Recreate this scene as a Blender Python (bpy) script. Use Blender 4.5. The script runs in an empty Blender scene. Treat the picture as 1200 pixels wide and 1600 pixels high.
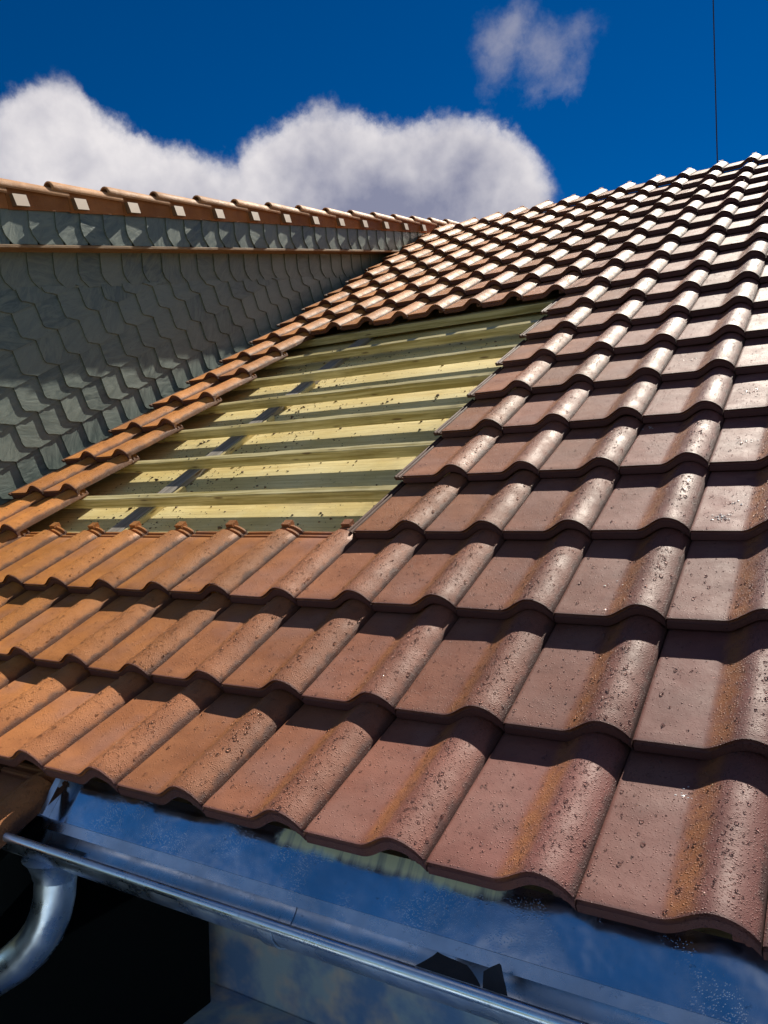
import bpy, bmesh, math, random
from mathutils import Vector, Matrix
random.seed(7)
R_ = math.radians
sc = bpy.context.scene
COL = sc.collection
W, L = 0.24, 0.34246          # cover width and course spacing of the roof tiles
PITCH = R_(30)
RIDGE = 19.0                  # courses up to the ridge

# ------------------------------------------------------------------ camera
cam_d = bpy.data.cameras.new("camera")
cam = bpy.data.objects.new("camera", cam_d); COL.objects.link(cam)
cam_d.sensor_fit = 'VERTICAL'; cam_d.sensor_height = 24.0
cam_d.lens = 24.0 * 1214.19 / 1600.0
cam_d.clip_start = 0.02; cam_d.clip_end = 4000
CW = Vector((0.337626, -1.073707, 0.589618))
rx = Vector((0.855243, 0.517764, -0.021899))
ry = Vector((-0.013974, -0.019200, -0.999718))
rz = Vector((-0.518038, 0.855308, -0.009185))
m = Matrix.Identity(4)
for i in range(3):
    m[i][0] = rx[i]; m[i][1] = -ry[i]; m[i][2] = -rz[i]; m[i][3] = CW[i]
cam.matrix_world = m
sc.camera = cam

def project(p):
    d = Vector(p) - CW
    z = d.dot(rz)
    if z < 0.05: return None
    return (600 + 1214.19 * d.dot(rx) / z, 800 + 1214.19 * d.dot(ry) / z, z)

# ------------------------------------------------------------------ sun, sky
SUN = Vector((0.13, 1.0, 1.0)).normalized()
EL = math.asin(SUN.z); AZ = math.atan2(SUN.x, SUN.y)
sl = bpy.data.lights.new("sun", 'SUN'); sl.energy = 5.0; sl.angle = R_(0.5); sl.color = (1.0, 0.93, 0.80)
so = bpy.data.objects.new("sun", sl); COL.objects.link(so)
so.rotation_euler = SUN.to_track_quat('Z', 'Y').to_euler()
sc.view_settings.view_transform = 'Standard'
sc.view_settings.look = 'None'
sc.view_settings.gamma = 1.0
sc.view_settings.exposure = 1.0

world = bpy.data.worlds.new("World"); sc.world = world; world.use_nodes = True
NT = world.node_tree; NT.nodes.clear()

class G:
    """small helper for node graphs"""
    def __init__(s, nt): s.nt = nt
    def n(s, t, **kw):
        o = s.nt.nodes.new(t)
        for k, v in kw.items():
            if k.startswith('i_'):
                o.inputs[int(k[2:]) if k[2:].isdigit() else k[2:].replace('_', ' ')].default_value = v
            else: setattr(o, k, v)
        return o
    def l(s, a, b): s.nt.links.new(a, b)
    def put(s, sock, v):
        if isinstance(v, bpy.types.NodeSocket): s.l(v, sock)
        elif v is not None: sock.default_value = v
    def math(s, op, a, b=None, c=None, clamp=False):
        o = s.n('ShaderNodeMath', operation=op); o.use_clamp = clamp
        for i, v in enumerate((a, b, c)): s.put(o.inputs[i], v)
        return o.outputs[0]
    def vmath(s, op, a, b=None):
        o = s.n('ShaderNodeVectorMath', operation=op)
        s.put(o.inputs[0], a)
        if b is not None: s.put(o.inputs[1], b)
        return o.outputs['Value'] if op in ('DOT_PRODUCT', 'LENGTH', 'DISTANCE') else o.outputs[0]
    def scale(s, a, f):
        o = s.n('ShaderNodeVectorMath', operation='SCALE'); s.put(o.inputs[0], a); s.put(o.inputs['Scale'], f)
        return o.outputs[0]
    def noise(s, v, scale, detail=3, rough=0.5, dist=0.0, out=0):
        o = s.n('ShaderNodeTexNoise'); s.put(o.inputs['Vector'], v)
        o.inputs['Scale'].default_value = scale; o.inputs['Detail'].default_value = detail
        o.inputs['Roughness'].default_value = rough; o.inputs['Distortion'].default_value = dist
        return o.outputs[out]
    def map(s, v, a, b, c=0.0, d=1.0, smooth=True):
        o = s.n('ShaderNodeMapRange'); o.interpolation_type = 'SMOOTHSTEP' if smooth else 'LINEAR'
        s.put(o.inputs[0], v)
        for i, k in enumerate((a, b, c, d)): s.put(o.inputs[i + 1], k)
        return o.outputs[0]
    def mix(s, f, a, b, mode='MIX'):
        o = s.n('ShaderNodeMix', data_type='RGBA', blend_type=mode)
        s.put(o.inputs[0], f)
        for i, v in ((6, a), (7, b)):
            if isinstance(v, tuple) and len(v) == 3: v = (*v, 1)
            s.put(o.inputs[i], v)
        return o.outputs[2]

g = G(NT)
tc = g.n('ShaderNodeTexCoord').outputs['Generated']
sky = g.n('ShaderNodeTexSky'); sky.sky_type = 'NISHITA'; sky.sun_disc = False
sky.sun_elevation = EL; sky.sun_rotation = AZ; sky.altitude = 1500; sky.air_density = 0.9
sky.dust_density = 0.1; sky.ozone_density = 6.0
hs = g.n('ShaderNodeHueSaturation'); hs.inputs['Hue'].default_value = 0.506
hs.inputs['Saturation'].default_value = 1.6; hs.inputs['Value'].default_value = 0.46; hs.inputs['Fac'].default_value = 1.0
g.l(sky.outputs[0], hs.inputs['Color'])
hb = g.n('ShaderNodeHueSaturation'); hb.inputs['Hue'].default_value = 0.49
hb.inputs['Saturation'].default_value = 1.15; hb.inputs['Value'].default_value = 0.66  # second, brighter sky added out of view for fill and metal reflections
g.l(sky.outputs[0], hb.inputs['Color'])
# cumulus puffs: (direction, angular radius, weight)
PUFFS = [((-0.784, 0.51, 0.353), 0.06, 0.9), ((-0.756, 0.529, 0.385), 0.066, 1.0), ((-0.73, 0.55, 0.406), 0.06, 1.1), ((-0.715, 0.584, 0.385), 0.066, 1.0), ((-0.694, 0.611, 0.381), 0.06, 0.95), ((-0.675, 0.64, 0.367), 0.066, 0.9), ((-0.658, 0.667, 0.35), 0.06, 0.85), ((-0.635, 0.697, 0.333), 0.066, 0.75), ((-0.605, 0.714, 0.353), 0.06, 0.85), ((-0.572, 0.722, 0.389), 0.066, 1.0), ((-0.548, 0.734, 0.401), 0.06, 1.05), ((-0.514, 0.757, 0.404), 0.066, 1.1), ((-0.484, 0.78, 0.396), 0.06, 1.0), ((-0.456, 0.798, 0.394), 0.066, 0.95), ((-0.427, 0.81, 0.402), 0.06, 0.95), ((-0.394, 0.826, 0.402), 0.066, 0.95), ((-0.362, 0.845, 0.395), 0.06, 0.9), ((-0.345, 0.861, 0.374), 0.066, 0.85), ((-0.331, 0.876, 0.35), 0.06, 0.8), ((-0.835, 0.455, 0.31), 0.095, 0.9), ((-0.797, 0.513, 0.319), 0.095, 0.9), ((-0.752, 0.572, 0.328), 0.095, 0.9), ((-0.699, 0.632, 0.335), 0.095, 0.9), ((-0.639, 0.69, 0.34), 0.095, 0.9), ((-0.572, 0.745, 0.343), 0.095, 0.9), ((-0.5, 0.795, 0.343), 0.095, 0.9), ((-0.423, 0.84, 0.34), 0.095, 0.9), ((-0.819, 0.447, 0.36), 0.09, 1), ((-0.316, 0.798, 0.513), 0.054, 0.32), ((-0.332, 0.809, 0.485), 0.058, 0.28), ((-0.289, 0.823, 0.489), 0.066, 0.31), ((-0.25, 0.834, 0.492), 0.050, 0.26), ((-0.264, 0.843, 0.469), 0.048, 0.23)]
def density(vec):
    wob = g.vmath('SUBTRACT', g.noise(vec, 7.0, 7, 0.66, out=1), (0.5, 0.5, 0.5))
    v = g.vmath('ADD', vec, g.scale(wob, 0.085))
    acc = None
    for d, r, w in PUFFS:
        dn = Vector(d).normalized()
        dist = g.vmath('DISTANCE', v, tuple(dn))
        f = g.map(dist, r * 1.15, 0.0, 0.0, w)
        acc = f if acc is None else g.math('ADD', g.math('MAXIMUM', acc, f), g.math('MULTIPLY', g.math('MINIMUM', acc, f), 0.25))
    # unseen cloud fields added out of view as fill light
    side = g.vmath('DOT_PRODUCT', vec, tuple(Vector((-.40, .90, .25)).normalized()))
    away = g.map(side, 0.78, 0.45)
    fld = g.math('MULTIPLY', g.map(g.noise(vec, 1.9, 7, 0.58), 0.49, 0.64), away)
    return acc, fld, away
nv = g.vmath('NORMALIZE', tc)
d0, fld, away = density(nv)
fine = g.noise(nv, 22.0, 7, 0.62)
dd = g.math('ADD', d0, g.math('MULTIPLY', g.math('SUBTRACT', fine, 0.5), 0.55))
a0 = g.map(dd, 0.12, 0.44)
a0 = g.math('MULTIPLY', a0, g.map(d0, 0.05, 0.70, 0.30, 1.0))
zz = g.n('ShaderNodeSeparateXYZ'); g.l(nv, zz.inputs[0])
sh = g.map(g.math('ADD', zz.outputs[2], g.math('MULTIPLY', g.math('SUBTRACT', g.noise(nv, 6.0, 4, 0.55), 0.5), 0.42)), 0.26, 0.46)
sh = g.math('ADD', g.math('MULTIPLY', sh, 0.85), g.math('MULTIPLY', g.math('SUBTRACT', g.noise(nv, 15.0, 5, 0.6), 0.5), 0.9), clamp=True)
sh = g.math('MULTIPLY', sh, g.map(zz.outputs[2], 0.47, 0.44, 0.25, 1.0))
ccol = g.mix(sh, (1.8, 1.9, 2.7), (6.6, 6.3, 6.3))
fcol = g.mix(g.noise(nv, 4.0, 4, 0.6), (1.8, 1.7, 1.9), (5.6, 4.8, 4.5))
hs2 = g.mix(fld, g.mix(away, hs.outputs[0], hb.outputs[0]), fcol)
alpha = a0
hs_out = hs2
wc = g.mix(alpha, hs_out, ccol)
bg = g.n('ShaderNodeBackground'); g.l(wc, bg.inputs[0]); bg.inputs[1].default_value = 0.068
out = g.n('ShaderNodeOutputWorld'); g.l(bg.outputs[0], out.inputs[0])

# ------------------------------------------------------------------ object helpers
ROOF = Matrix.Rotation(PITCH, 4, 'X')        # roof frame: x along the eave, y up the slope, z outward

def tag(o, label=None, cat=None, group=None, kind=None):
    if label: o['label'] = label
    if cat: o['category'] = cat
    if group: o['group'] = group
    if kind: o['kind'] = kind
    return o

def meshobj(name, verts, faces, mat, parent=None, smooth=None, mw=None, mats=None, fm=None):
    me = bpy.data.meshes.new(name)
    me.from_pydata([tuple(v) for v in verts], [], faces); me.validate()
    for q in (mats or [mat]): me.materials.append(q)
    if fm:
        for p, i in zip(me.polygons, fm): p.material_index = i
    if smooth:
        me.shade_smooth(); me.set_sharp_from_angle(angle=R_(smooth))
    o = bpy.data.objects.new(name, me); COL.objects.link(o)
    if mw is not None: o.matrix_world = mw
    if parent: o.parent = parent
    return o

def empty(name, loc=(0, 0, 0), mw=None):
    o = bpy.data.objects.new(name, None); COL.objects.link(o); o.empty_display_size = .05
    if mw is not None: o.matrix_world = mw
    else: o.location = loc
    return o

class MB:
    def __init__(s): s.v = []; s.f = []
    def add(s, v, f):
        n = len(s.v); s.v += [tuple(q) for q in v]; s.f += [tuple(i + n for i in q) for q in f]
    def box(s, x0, x1, y0, y1, z0, z1):
        v = [(x, y, z) for z in (z0, z1) for y in (y0, y1) for x in (x0, x1)]
        s.add(v, [(0, 2, 3, 1), (4, 5, 7, 6), (0, 1, 5, 4), (1, 3, 7, 5), (3, 2, 6, 7), (2, 0, 4, 6)])
    def prism(s, poly, axis, a, b):
        """poly in the two other axes, extruded from a to b along axis"""
        def P(p, t):
            q = list(p); q.insert(axis, t); return tuple(q)
        n = len(poly)
        s.add([P(p, a) for p in poly] + [P(p, b) for p in poly],
              [tuple(range(n))[::-1], tuple(range(n, 2 * n))] + [(i, (i + 1) % n, (i + 1) % n + n, i + n) for i in range(n)])
    def tube(s, pts, rad, n=16, cap=True):
        pts = [Vector(p) for p in pts]; base = len(s.v)
        up = Vector((0, 0, 1)); N = len(pts)
        for i, p in enumerate(pts):
            t = (pts[min(i + 1, N - 1)] - pts[max(i - 1, 0)]).normalized()
            if i == 0:
                a = t.orthogonal().normalized()
            else:
                a = (a - t * a.dot(t)).normalized()
            b = t.cross(a)
            r = rad[i] if isinstance(rad, (list, tuple)) else rad
            for k in range(n):
                q = 2 * math.pi * k / n
                s.v.append(tuple(p + a * r * math.cos(q) + b * r * math.sin(q)))
        for i in range(N - 1):
            for k in range(n):
                k2 = (k + 1) % n
                s.f.append((base + i * n + k, base + i * n + k2, base + (i + 1) * n + k2, base + (i + 1) * n + k))
        if cap:
            s.f.append(tuple(base + k for k in range(n))[::-1]); s.f.append(tuple(base + (N - 1) * n + k for k in range(n)))
    def build(s, name, mat, parent=None, smooth=None, mw=None):
        o = meshobj(name, s.v, s.f, mat, parent, smooth, mw)
        bm = bmesh.new(); bm.from_mesh(o.data); bmesh.ops.recalc_face_normals(bm, faces=bm.faces); bm.to_mesh(o.data); bm.free()
        return o

def bevel(o, w=0.002, seg=2):
    md = o.modifiers.new('bevel', 'BEVEL'); md.width = w; md.segments = seg; md.limit_method = 'ANGLE'; md.angle_limit = R_(35)
    return o

# ------------------------------------------------------------------ materials
def newmat(name):
    mt = bpy.data.materials.new(name); mt.use_nodes = True
    nt = mt.node_tree; nt.nodes.clear(); q = G(nt)
    b = q.n('ShaderNodeBsdfPrincipled'); o = q.n('ShaderNodeOutputMaterial'); q.l(b.outputs[0], o.inputs[0])
    return mt, q, b

def bump(q, b, h, dist, strength=1.0, prev=None):
    o = q.n('ShaderNodeBump'); q.put(o.inputs['Height'], h); o.inputs['Distance'].default_value = dist
    o.inputs['Strength'].default_value = strength
    if prev is not None: q.l(prev, o.inputs['Normal'])
    q.l(o.outputs[0], b.inputs['Normal'])
    return o.outputs[0]

def tile_material(name, verge=False, pale=False):
    mt, q, b = newmat(name)
    oc = q.n('ShaderNodeTexCoord').outputs['Object']
    oi = q.n('ShaderNodeObjectInfo')
    geo = q.n('ShaderNodeNewGeometry')
    sx = q.n('ShaderNodeSeparateXYZ'); q.l(geo.outputs['Position'], sx.inputs[0])
    so_ = q.n('ShaderNodeSeparateXYZ'); q.l(oc, so_.inputs[0])
    rnd = oi.outputs['Random']
    offs = q.scale(q.vmath('ADD', q.n('ShaderNodeCombineXYZ').outputs[0], oi.outputs['Location']), 7.13)
    v = q.vmath('ADD', oc, offs)
    # plum brown fired clay; warm sun glare painted in as orange towards the left
    fx = q.map(q.math('ADD', sx.outputs[0], q.math('MULTIPLY', q.math('SUBTRACT', rnd, 0.5), 0.25)), -2.7, 0.3, 0.0, 1.0)
    base = q.mix(fx, (0.54, 0.215, 0.048), (0.165, 0.064, 0.058))
    if pale: base = q.mix(0.45, base, (0.55, 0.36, 0.22))  # sun sheen on the verge rolls put into the base colour
    elif verge: base = q.mix(0.45, base, (0.17, 0.070, 0.050))
    mott = q.noise(v, 9.0, 5, 0.6)
    base = q.mix(q.map(mott, 0.30, 0.72), base, q.mix(1.0, base, (0.74, 0.70, 0.70), 'MULTIPLY'))
    if not verge:
        # ochre run-off streak on the left flank of the roll
        wob = q.math('ADD', q.math('DIVIDE', so_.outputs[0], W), q.math('MULTIPLY', q.math('SUBTRACT', q.noise(v, 22, 4, 0.6), 0.5), 0.10))
        st = q.math('MULTIPLY', q.map(wob, 0.46, 0.56), q.map(wob, 0.72, 0.60))
        st = q.math('MULTIPLY', st, q.map(q.noise(v, 30, 4, 0.7), 0.30, 0.62, 0.35, 0.95))
        base = q.mix(q.math('MULTIPLY', st, 0.62), base, (0.34, 0.130, 0.036))
        # dusty bloom on the flat pan
        pan = q.math('MULTIPLY', q.map(q.noise(v, 6, 3, 0.5), 0.42, 0.68), q.map(wob, 0.5, 0.42))
        base = q.mix(q.math('MULTIPLY', pan, 0.35), base, (0.25, 0.14, 0.12))
        # darker along the side laps, dark plum on the nose face
        lap = q.math('MAXIMUM', q.map(wob, 0.005, -0.03), q.map(wob, 0.955, 0.995))
        base = q.mix(q.math('MULTIPLY', lap, 0.75), base, (0.045, 0.028, 0.028))
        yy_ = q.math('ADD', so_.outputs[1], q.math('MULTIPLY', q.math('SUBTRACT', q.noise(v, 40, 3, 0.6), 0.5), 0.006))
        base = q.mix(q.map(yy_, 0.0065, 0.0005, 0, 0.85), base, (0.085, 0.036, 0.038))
    speck = q.noise(v, 420, 2, 0.6)
    base = q.mix(q.map(speck, 0.60, 0.72, 0, 0.45), base, q.mix(1.0, base, (0.45, 0.42, 0.42), 'MULTIPLY'))
    hsv = q.n('ShaderNodeHueSaturation'); q.l(base, hsv.inputs['Color'])
    q.put(hsv.inputs['Value'], q.map(rnd, 0, 1, 0.80, 1.18, smooth=False))
    q.l(hsv.outputs[0], b.inputs['Base Color'])
    # beads of rain
    def beads(scale, thr, dist):
        vo = q.n('ShaderNodeTexVoronoi'); q.l(v, vo.inputs['Vector']); vo.inputs['Scale'].default_value = scale
        vo.inputs['Randomness'].default_value = 0.9
        sc_ = q.n('ShaderNodeSeparateColor'); q.l(vo.outputs['Color'], sc_.inputs[0])
        on = q.math('GREATER_THAN', q.math('ADD', sc_.outputs[0], dist), thr)
        dome = q.map(vo.outputs['Distance'], 0.42, 0.08)
        return q.math('MULTIPLY', on, dome)
    if verge: where = 0.3
    else: where = q.math('MULTIPLY', q.map(wob, 0.45, 0.62), 0.42)
    where = q.math('ADD', where, q.map(q.noise(v, 5, 2, 0.5), 0.45, 0.65, 0.0, 0.18))
    bd = q.math('MAXIMUM', beads(230, 0.92, where), q.math('MULTIPLY', beads(430, 0.80, where), 0.55))
    rough = q.map(q.noise(v, 14, 4, 0.6), 0.3, 0.7, 0.54, 0.70)
    rough = q.mix(bd, q.n('ShaderNodeCombineColor').outputs[0], (0.12, 0.12, 0.12)) if False else q.math('SUBTRACT', rough, q.math('MULTIPLY', bd, 0.22))
    q.l(rough, b.inputs['Roughness'])
    b.inputs['IOR'].default_value = 1.42; b.inputs['Specular IOR Level'].default_value = 0.31
    n1 = q.n('ShaderNodeBump'); q.put(n1.inputs['Height'], q.noise(v, 260, 3, 0.6)); n1.inputs['Distance'].default_value = 0.0006; n1.inputs['Strength'].default_value = 0.45
    n2 = q.n('ShaderNodeBump'); q.put(n2.inputs['Height'], q.noise(v, 12, 3, 0.5)); n2.inputs['Distance'].default_value = 0.004; n2.inputs['Strength'].default_value = 0.6
    q.l(n1.outputs[0], n2.inputs['Normal'])
    n3 = q.n('ShaderNodeBump'); q.put(n3.inputs['Height'], bd); n3.inputs['Distance'].default_value = 0.0018; n3.inputs['Strength'].default_value = 0.9
    q.l(n2.outputs[0], n3.inputs['Normal']); q.l(n3.outputs[0], b.inputs['Normal'])
    return mt

M = {}
M['tile'] = tile_material('wet_clay_tile')
M['verge'] = tile_material('verge_clay_tile', True)
M['vroll'] = tile_material('sheen_painted_verge_roll', True, True)
mt, q, b = newmat('worn_clay'); M['nib'] = mt
b.inputs['Base Color'].default_value = (0.18, 0.115, 0.07, 1); b.inputs['Roughness'].default_value = 0.6

mt, q, b = newmat('rain_water'); M['water'] = mt
b.inputs['Base Color'].default_value = (0.95, 0.95, 0.95, 1); b.inputs['Roughness'].default_value = 0.02
b.inputs['IOR'].default_value = 1.33; b.inputs['Transmission Weight'].default_value = 1.0

def wood(name, c1, c2, scale=1.0, axis=0, rough=0.65):
    mt, q, b = newmat(name)
    oc = q.n('ShaderNodeTexCoord').outputs['Object']; oi = q.n('ShaderNodeObjectInfo')
    v = q.vmath('ADD', oc, q.scale(oi.outputs['Location'], 3.7))
    st = [60, 60, 60]; st[axis] = 2.2
    vs = q.vmath('MULTIPLY', v, tuple(st))
    gr = q.noise(vs, 1.0 * scale, 5, 0.65, 0.4)
    c = q.mix(q.map(gr, 0.35, 0.65), c1, c2)
    blot = q.noise(v, 5, 4, 0.6)
    c = q.mix(q.map(blot, 0.50, 0.75, 0, 0.6), c, q.mix(1.0, c, (0.62, 0.60, 0.55), 'MULTIPLY'))
    # knots
    kv = [4.5, 22, 22]; kv[axis] = 2.2
    vo = q.n('ShaderNodeTexVoronoi'); q.l(q.vmath('MULTIPLY', v, tuple(22 if i != axis else 4.5 for i in range(3))), vo.inputs['Vector']); vo.inputs['Scale'].default_value = 1.0
    c = q.mix(q.map(vo.outputs['Distance'], 0.16, 0.06, 0, 0.8), c, (0.10, 0.05, 0.02))
    q.l(c, b.inputs['Base Color']); b.inputs['Roughness'].default_value = rough
    bump(q, b, gr, 0.0015, 0.5)
    return mt
M['batten'] = wood('pale_green_pine', (0.34, 0.27, 0.09), (0.66, 0.58, 0.32), rough=0.42)
M['oldwood'] = wood('weathered_grey_wood', (0.17, 0.15, 0.13), (0.32, 0.29, 0.25), axis=1, rough=0.75)
M['newwood'] = wood('fresh_pine', (0.55, 0.44, 0.18), (0.66, 0.55, 0.28), axis=1)
M['brownwood'] = wood('stained_wood', (0.20, 0.11, 0.045), (0.30, 0.18, 0.08), axis=1)

mt, q, b = newmat('yellow_underlay_board'); M['board'] = mt
oc = q.n('ShaderNodeTexCoord').outputs['Object']
n_ = q.noise(oc, 3.0, 5, 0.6)
grn = q.noise(q.vmath('MULTIPLY', oc, (3, 70, 1)), 1.0, 5, 0.65, 0.3)
c = q.mix(q.map(n_, 0.3, 0.7), (0.64, 0.52, 0.21), (0.78, 0.68, 0.36))
c = q.mix(q.map(grn, 0.42, 0.66, 0, 0.55), c, (0.46, 0.34, 0.13))
c = q.mix(q.map(q.noise(oc, 1.7, 5, 0.65), 0.52, 0.66, 0, 0.35), c, (0.30, 0.24, 0.12))
dirt = q.math('MULTIPLY', q.map(q.noise(oc, 55, 5, 0.7), 0.60, 0.70), q.map(q.noise(oc, 3.3, 3, 0.5), 0.40, 0.58))
c = q.mix(q.math('MULTIPLY', dirt, 0.9), c, (0.09, 0.065, 0.04))
q.l(c, b.inputs['Base Color']); b.inputs['Roughness'].default_value = 0.7
bump(q, b, q.noise(oc, 300, 3, 0.6), 0.0015, 0.5)

mt, q, b = newmat('slate'); M['slate'] = mt
oc = q.n('ShaderNodeTexCoord').outputs['Object']
at = q.n('ShaderNodeAttribute'); at.attribute_name = 'tone'
sp = q.n('ShaderNodeSeparateColor'); q.l(at.outputs['Color'], sp.inputs[0])
dv = q.vmath('ADD', oc, q.scale(at.outputs['Vector'], 9.0))
dv2 = q.vmath('MULTIPLY', dv, (40, 26, 9))
rot = q.n('ShaderNodeVectorRotate'); rot.rotation_type = 'X_AXIS'; q.l(dv, rot.inputs['Vector']); q.l(q.math('MULTIPLY', sp.outputs[1], 1.6), rot.inputs['Angle'])
cleave = q.noise(q.vmath('MULTIPLY', rot.outputs[0], (30, 34, 9)), 1.0, 6, 0.68, 0.8)
c = q.mix(q.map(cleave, 0.3, 0.7), (0.052, 0.076, 0.073), (0.145, 0.185, 0.162))
c = q.mix(q.map(sp.outputs[0], 0, 1, 0, 0.7, smooth=False), c, (0.18, 0.215, 0.185))
c = q.mix(q.map(q.noise(dv, 90, 3, 0.6), 0.66, 0.74, 0, 0.7), c, (0.03, 0.03, 0.03))
q.l(c, b.inputs['Base Color'])
q.l(q.map(cleave, 0.3, 0.7, 0.32, 0.48), b.inputs['Roughness'])
bump(q, b, cleave, 0.004, 0.55)

def metal(name, col, r0, r1, painted_refl=None, wet=True):
    mt, q, b = newmat(name)
    oc = q.n('ShaderNodeTexCoord').outputs['Object']
    n_ = q.noise(oc, 5, 5, 0.6)
    c = q.mix(q.map(n_, 0.3, 0.7), col, tuple(k * 0.72 for k in col))
    c = q.mix(q.map(q.noise(oc, 60, 4, 0.7), 0.62, 0.72, 0, 0.35), c, (0.10, 0.11, 0.13))
    if painted_refl:
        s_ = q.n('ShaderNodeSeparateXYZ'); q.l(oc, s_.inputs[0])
        (xa, xb, ya, yb, scol) = painted_refl
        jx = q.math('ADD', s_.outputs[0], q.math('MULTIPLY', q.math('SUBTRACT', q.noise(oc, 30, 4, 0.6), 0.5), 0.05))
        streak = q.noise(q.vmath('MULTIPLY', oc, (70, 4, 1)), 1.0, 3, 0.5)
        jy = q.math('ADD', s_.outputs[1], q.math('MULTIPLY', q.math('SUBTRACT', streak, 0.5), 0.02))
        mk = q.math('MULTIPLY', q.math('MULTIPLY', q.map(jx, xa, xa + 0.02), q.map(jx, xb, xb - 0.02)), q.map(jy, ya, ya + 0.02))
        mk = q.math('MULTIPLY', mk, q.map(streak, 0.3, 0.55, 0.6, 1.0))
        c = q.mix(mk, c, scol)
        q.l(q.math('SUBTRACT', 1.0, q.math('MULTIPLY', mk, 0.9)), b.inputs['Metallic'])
    else: b.inputs['Metallic'].default_value = 1.0
    q.l(c, b.inputs['Base Color'])
    q.l(q.map(q.noise(oc, 12, 4, 0.6), 0.3, 0.7, r0, r1), b.inputs['Roughness'])
    vo = q.n('ShaderNodeTexVoronoi'); q.l(oc, vo.inputs['Vector']); vo.inputs['Scale'].default_value = 300
    on = q.map(q.noise(oc, 9, 3, 0.5), 0.48, 0.60)
    h = q.math('MULTIPLY', q.map(vo.outputs['Distance'], 0.4, 0.1), on)
    n2 = q.n('ShaderNodeBump'); q.put(n2.inputs['Height'], h if wet else 0.0); n2.inputs['Distance'].default_value = 0.0004; n2.inputs['Strength'].default_value = 0.35
    n1 = q.n('ShaderNodeBump'); q.put(n1.inputs['Height'], q.noise(oc, 7, 3, 0.5)); n1.inputs['Distance'].default_value = 0.006; n1.inputs['Strength'].default_value = 0.5
    q.l(n2.outputs[0], n1.inputs['Normal']); q.l(n1.outputs[0], b.inputs['Normal'])
    return mt
M['zinc'] = metal('wet_zinc', (0.74, 0.86, 1.0), 0.20, 0.40)
M['flash'] = metal('zinc_flashing', (0.60, 0.78, 1.0), 0.08, 0.20, painted_refl=(-0.60, -0.13, 0.060, 0, (0.90, 0.92, 0.62)))  # pale yellow-green patch is a reflection painted into the sheet colour
M['deck'] = metal('wet_facade_sheet', (0.32, 0.37, 0.44), 0.25, 0.45)

mt, q, b = newmat('black_rubber'); M['black'] = mt
b.inputs['Base Color'].default_value = (0.006, 0.008, 0.008, 1); b.inputs['Roughness'].default_value = 0.9
b.inputs['Specular IOR Level'].default_value = 0.1
mt, q, b = newmat('dark_steel'); M['steel'] = mt
b.inputs['Base Color'].default_value = (0.05, 0.05, 0.06, 1); b.inputs['Roughness'].default_value = 0.5; b.inputs['Metallic'].default_value = 0.8
mt, q, b = newmat('shard_slate'); M['shard'] = mt
oc = q.n('ShaderNodeTexCoord').outputs['Object']
q.l(q.mix(q.noise(oc, 40, 4, 0.6), (0.012, 0.013, 0.016), (0.035, 0.036, 0.04)), b.inputs['Base Color']); b.inputs['Roughness'].default_value = 0.6
bump(q, b, q.noise(oc, 60, 5, 0.6), 0.002, 0.6)
mt, q, b = newmat('facade_render'); M['render'] = mt
oc = q.n('ShaderNodeTexCoord').outputs['Object']
blo = q.noise(oc, 3.2, 4, 0.55, 0.5, out=1)
q.l(q.mix(q.map(q.noise(oc, 4.5, 4, 0.55, 0.0), 0.40, 0.60), (0.24, 0.42, 0.70), q.mix(q.map(q.noise(q.vmath('ADD', oc, (3.0, 1.0, 2.0)), 7.0, 3, 0.5), 0.4, 0.6), (0.92, 0.84, 0.72), (0.62, 0.78, 0.80))), b.inputs['Base Color'])
b.inputs['Roughness'].default_value = 0.25
bump(q, b, q.noise(oc, 90, 4, 0.6), 0.003, 0.5)
mt, q, b = newmat('meadow'); M['ground'] = mt
oc = q.n('ShaderNodeTexCoord').outputs['Object']
q.l(q.mix(q.map(q.noise(oc, 0.2, 6, 0.6), 0.35, 0.65), (0.05, 0.08, 0.03), (0.12, 0.11, 0.07)), b.inputs['Base Color']); b.inputs['Roughness'].default_value = 0.9

# ------------------------------------------------------------------ ground
meshobj('ground', [(-1500, -1500, -6), (1500, -1500, -6), (1500, 1500, -6), (-1500, 1500, -6)], [(0, 1, 2, 3)], M['ground'])['kind'] = 'structure'

# ------------------------------------------------------------------ roof tile mesh
def roll(c):
    if c < 0.47 or c > 1.0: return 0.0
    s = (c - 0.47) / 0.53
    if s < 0.58:
        t = s / 0.58
        return 0.035 * (t * t * (3 - 2 * t))
    t = (s - 0.58) / 0.42
    return 0.035 * max(0.0, 1 - t ** 2.1) ** 0.80
def tile_z(x, y):
    return roll(x / W) - 0.033 * y / L

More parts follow.
